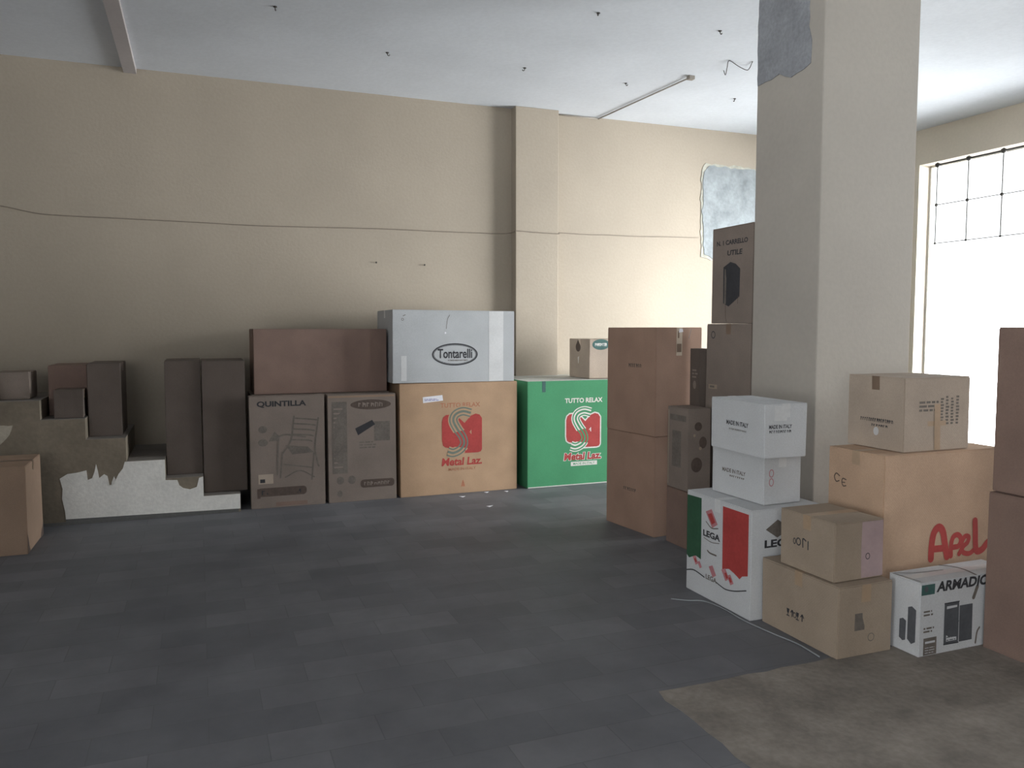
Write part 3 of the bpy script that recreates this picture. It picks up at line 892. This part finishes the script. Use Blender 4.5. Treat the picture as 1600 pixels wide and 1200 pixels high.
c.art('printed_picture', 'L', 'ink', [[(.125, .375), (.20, .405), (.255, .390), (.305, .355), (.303, .175), (.19, .112), (.130, .135)]], .0010)
c.art('printed_picture', 'L', 'ink_soft', [rect(.15, .20 + .05 * k, .28, .225 + .05 * k, .004) for k in range(3)] + [rect(.14, .13, .16, .36)], .0014)
c.art('printed_picture', 'L', 'ink_brown', stroke([(.155, .13), (.160, .05), (.172, .012)], .004) + stroke([(.29, .18), (.285, .13)], .004), .0012)

# ------------------------------------------------------------------ cartons before the pillar
c = Carton('flag_carton', 'white carton with green-white-red flag panels and pink diamond logo on the floor', 2.592, 3.04, 3.288, 3.866, 0, .574, 'white', seam='x', tape='tape_clear', seed=30, jit=.003)
edge = [(0.0, 0.200), (0.027, 0.185), (0.09, 0.213), (0.143, 0.204)]
c.art('printed_flag', 'L', 'flag_green', [[(0.003, .200), (.027, .185), (.06, .20), (.09, .213), (.141, .204), (.141, .552), (0.003, .548)]], .0008)
c.art('printed_flag', 'L', 'red', [[(.337, .204), (.396, .222), (.44, .211), (.489, .193), (.51, .214), (.556, .228), (.556, .548), (.337, .548)]], .0008)
dia = lambda x, y, s: [(x - s, y + s * .55), (x, y + s), (x + s, y - s * .35), (x + s * .1, y - s * .9)]
c.art('printed_logo', 'L', 'pink', [dia(.235, .455, .055)], .0008)
c.art('printed_logo', 'L', 'red', [dia(.235, .455, .034)], .0012)
c.art('printed_logo', 'L', 'ink_soft', stroke([(.185, .43), (.235, .405), (.295, .415)], .006), .0014)
c.art('printed_lettering', 'L', 'ink', text2d('LEGA', .235, .363, .155, .036, bold=.04), .0008)
c.art('printed_logo', 'L', 'ink_soft', stroke([(.165, .335), (.235, .325), (.305, .335)], .004) + stroke([(.20, .27), (.225, .262), (.28, .262)], .009), .0010)
c.art('printed_logo', 'L', 'pink', [dia(.09, .185, .028), dia(.13, .17, .022), dia(.25, .165, .035), dia(.365, .180, .036), dia(.41, .165, .030)], .0012)
c.art('printed_logo', 'L', 'red', [dia(.09, .185, .013), dia(.375, .178, .018), dia(.41, .165, .016)], .0016)
c.art('printed_swoosh', 'L', 'ink', stroke([(.004, .108), (.067, .125), (.12, .122), (.179, .112)], .007, cap=False) + stroke([(.27, .12), (.33, .108), (.377, .104), (.45, .118), (.548, .150)], .006, cap=False), .0009)
c.art('printed_lettering', 'L', 'ink_soft', text2d('LEGA', .24, .123, .10, .028, bold=.03), .0012)
c.art('printed_logo', 'F', 'ink_soft', [[(.09, .468), (.165, .515), (.25, .46), (.165, .42)]], .0010)
c.art('printed_lettering', 'F', 'ink', text2d('LEGA', .185, .392, .20, .042, bold=.04), .0010)
c.strip('tape_strip', 'F', 'tape_clear', .19, .36, .245, .57, nx=2, ny=3, lift=.0006)

c = Carton('white_carton', 'white carton with small red print, under its twin on the flag carton', 2.712, 2.965, 3.36, 3.80, .576, .840, 'white', rz=.02, seam='y', tape='tape_clear', seed=31, jit=.006, group='two small white cartons stacked')
c.art('printed_lettering', 'L', 'ink_soft', text2d('MADE IN ITALY', .19, .138, .20, .022, bold=.03)); c.art('printed_lettering', 'L', 'ink_soft', scrawl(.22, .110, .13, .012, seed=10, n=8))
c.art('printed_mark', 'F', 'pink', ring(.052, .165, .017, .022, .005, 16) + ring(.052, .118, .017, .022, .005, 16))
c = Carton('white_carton', 'white carton with black print and scuffed lid, on top of its twin', 2.640, 2.905, 3.245, 3.73, .842, 1.118, 'white', rz=-.035, seam='y', tape='tape_clear', seed=32, jit=.008, dent=.006, group='two small white cartons stacked')
c.art('printed_lettering', 'L', 'ink', text2d('MADE IN ITALY', .245, .152, .20, .024, bold=.03)); c.art('printed_lettering', 'L', 'ink_soft', scrawl(.25, .118, .16, .012, seed=9, n=19))
c.art('printed_lettering', 'F', 'ink', text2d('MADE IN ITALY', .10, .160, .145, .020, bold=.03) + scrawl(.10, .135, .14, .016, seed=11, n=10))
c.strip('tape_strip', 'F', 'tape_clear', .06, .19, .14, .268)

c = Carton('brown_carton', 'long buff carton with black glass symbols on the floor, lowest of the pair', 2.650, 2.972, 2.745, 3.275, 0, .334, 'buff', seam='x', tape='tape', seed=33, jit=.005, group='two buff cartons stacked')
sym = []
for k, x in enumerate((.195, .225, .262, .295)):
    if k % 2:
        sym += stroke([(x, .100), (x, .126)], .007) + stroke([(x - .010, .118), (x, .130), (x + .010, .118)], .006)
    else:
        sym += stroke([(x, .096), (x, .112)], .005) + stroke([(x - .009, .096), (x + .009, .096)], .005) + [[(x - .010, .131), (x - .006, .110), (x + .006, .110), (x + .010, .131)]]
sym += ring(.243, .112, .012, .014, .004, 14)
c.art('printed_symbols', 'L', 'ink', sym)
c.art('printed_mark', 'F', 'ink_soft', [rect(.10, .12, .16, .20)] + ring(.20, .08, .02, .02, .004, 14), .0006)
c.strip('tape_strip', 'F', 'tape', .135, .25, .19, .332, nx=2, ny=2)
c = Carton('brown_carton', 'shorter buff carton with violet tape band, resting on the long one', 2.668, 2.968, 2.80, 3.165, .336, .612, 'buff', rz=.01, seam='x', tape='tape', seed=34, jit=.006, group='two buff cartons stacked')
c.art('printed_symbols', 'L', 'ink', ring(.125, .135, .017, .020, .006, 14) + stroke([(.155, .115), (.155, .155), (.175, .150)], .007) + stroke([(.19, .112), (.19, .150)], .007) + ring(.098, .132, .010, .016, .005, 12))
c.strip('tape_strip', 'F', 'tape_violet', .165, .006, .297, .270, nx=4, ny=4, label='violet tape band')
c.art('printed_mark', 'F', 'ink', ring(.205, .105, .014, .016, .004, 14), .0014)

c = Carton('apel_carton', 'big tan carton with large red handwriting, before the pillar', 3.066, 3.86, 2.905, 3.275, 0, .883, 'tan', seam='x', tape='tape', seed=35, jit=.003)
c.root.name = 'large_carton'
c.art('printed_mark', 'L', 'ink_brown', stroke([(.078, .738), (.055, .748), (.042, .728), (.055, .706), (.075, .712)], .006) + stroke([(.122, .725), (.100, .728), (.094, .708), (.104, .690), (.122, .694)], .006) + stroke([(.096, .708), (.115, .709)], .005), .0010)
c.art('red_handwriting', 'F', 'red',
      stroke([(.326, .345), (.328, .415), (.341, .475), (.372, .500), (.402, .476), (.420, .406), (.436, .345)], .040) + stroke([(.345, .392), (.42, .390)], .035)
      + stroke([(.463, .345), (.462, .400), (.475, .440), (.507, .450), (.530, .425), (.515, .392), (.480, .388)], .028)
      + stroke([(.520, .350), (.548, .385), (.576, .404), (.584, .431), (.556, .436), (.535, .400), (.545, .358), (.589, .345), (.625, .360)], .026)
      + stroke([(.624, .512), (.629, .454), (.634, .385), (.646, .352), (.683, .358), (.72, .390), (.758, .396)], .036), .0012, label='large red brush letters')

c = Carton('large_carton', 'scuffed brown carton with printed side, on top of the big tan carton', 3.217, 3.662, 2.935, 3.312, .885, 1.255, 'pale', rz=0.0, seam='x', tape='tape_dark', seed=36, jit=.008, dent=.006)
c.root.name = 'brown_carton'
c.art('printed_lettering', 'L', 'ink', scrawl(.20, .145, .22, .022, seed=7, n=16) + scrawl(.22, .118, .11, .014, seed=6, n=7), .0011)
c.art('paper_label', 'L', 'white2', [ell(.197, .088, .018, .022, 16)], .0012)
c.art('printed_lettering', 'F', 'ink_soft', [p for k in range(4) for p in blurb(.245 + .035 * k, .13, .268 + .035 * k, .27 + .01 * (k % 2), 9, 20 + k, .62)] + blurb(.10, .20, .24, .26, 3, 4, .55), .0010)
c.art('tape_strip', 'F', 'tape', [rect(.205, .003, .245, .235), rect(.160, .125, .285, .150)], .0012)

# white flat-pack box with a wardrobe drawing
c = Carton('wardrobe_carton', 'white flat-pack carton with wardrobe drawing, on the floor beside the right edge stack', 3.014, 3.62, 2.632, 2.812, 0, .346, 'white', seam='x', tape='tape_clear', seed=37, jit=.002, tape_ends=.004)
c.art('printed_picture', 'F', 'teal_ink', [rect(.006, .288, .088, .336)], .0009)
c.art('printed_picture', 'F', 'slate', [ell(.035, .315, .012, .014, 14)], .0013)
c.art('printed_lettering', 'F', 'ink', text2d('ARMADIO', .265, .318, .335, .050, .12, bold=.04), .0012)
c.art('printed_picture', 'F', 'slate', [rect(.155, .040, .248, .232), rect(.252, .040, .336, .212)], .0009)
c.art('printed_picture', 'F', 'white', [rect(.170, .148, .236, .218), rect(.170, .052, .236, .130)], .0013)
c.art('printed_picture', 'F', 'slate', blurb(.172, .055, .234, .11, 4, 4, .3) + blurb(.172, .17, .21, .20, 2, 6, .3), .0016)
c.art('printed_picture', 'F', 'ink', stroke([(.155, .233), (.248, .233)], .005) + stroke([(.155, .040), (.248, .038)], .005) + stroke([(.158, .137), (.248, .139)], .006), .0016)
c.art('printed_lettering', 'F', 'ink_soft', blurb(.024, .190, .096, .222, 2, 5, .5) + blurb(.026, .112, .098, .142, 2, 6, .55), .0010)
c.art('printed_picture', 'F', 'ink_soft', [rect(.028, .006, .110, .086)], .0009); c.art('printed_picture', 'F', 'white', [rect(.038, .060, .100, .070)] + blurb(.038, .015, .1, .05, 3, 9, .25), .0013)
c.art('printed_picture', 'F', 'ink_soft', stroke([(.36, .02), (.37, .07), (.385, .09)], .010) + stroke([(.34, .24), (.36, .29)], .020), .0010)
c.art('printed_picture', 'L', 'slate', [[(.068, .060), (.088, .050), (.104, .058), (.104, .148), (.086, .156), (.067, .146)], [(.114, .066), (.138, .050), (.160, .066), (.160, .215), (.135, .226), (.113, .216)]], .0009)
c.art('packing_strap', 'T', 'ink_soft', stroke([(.02, .165), (.10, .130), (.27, .115)], .005, 3) + stroke([(.32, .178), (.36, .14), (.37, .08), (.35, .004)], .012, 3) + stroke([(.006, .16), (.02, .02)], .005, 3), .0012)

# big stack at the right edge
c = Carton('edge_stack_carton', 'tall reddish-brown carton at the right edge, lower of two', 3.402, 3.86, 2.12, 2.62, 0, .742, 'maroon', seam='x', tape='tape_dark', seed=38, group='stack of two big brown cartons at the right edge')
c = Carton('edge_stack_carton', 'big brown carton at the right edge, upper of two', 3.428, 3.87, 2.13, 2.625, .744, 1.502, 'maroon', seam='x', tape='tape_dark', seed=39, group='stack of two big brown cartons at the right edge')

# ------------------------------------------------------------------ litter on the floor
bm = bmesh.new(); tube(bm, [(2.40, 3.72, .004), (2.47, 3.66, .005), (2.535, 3.60, .012), (2.572, 3.48, .006), (2.566, 3.30, .004), (2.585, 3.10, .006), (2.61, 2.95, .005), (2.60, 2.80, .004)], .0035, 6)
tag(build('plastic_strap', bm, M['strap'], None, True), 'thin pale plastic strap lying on the floor along the flag carton', 'strap')
rnd = random.Random(12)
bits = [(2.41, 6.80, 'small white paper scrap on the floor just before the orange-brown carton'), (2.60, 6.78, 'paper scrap on the floor at the gap between orange and green cartons'), (2.24, 6.25, 'tiny paper scrap lying alone on the lit floor'), (2.15, 6.70, 'thin paper scrap left of the others near the orange-brown carton')]
for x, y, lab in bits:
    bm = bmesh.new()
    n = 7
    pts = [(math.cos(2 * PI * k / n) * rnd.uniform(.012, .035), math.sin(2 * PI * k / n) * rnd.uniform(.008, .02)) for k in range(n)]
    slab(bm, pts, lambda u, v, t: (u, v, t + abs(u) * .25), 0.0015)
    o = build('paper_scrap', bm, M['paper']); o.location = (x, y, .0005)
    tag(o, lab, 'scrap', 'paper scraps on the floor')
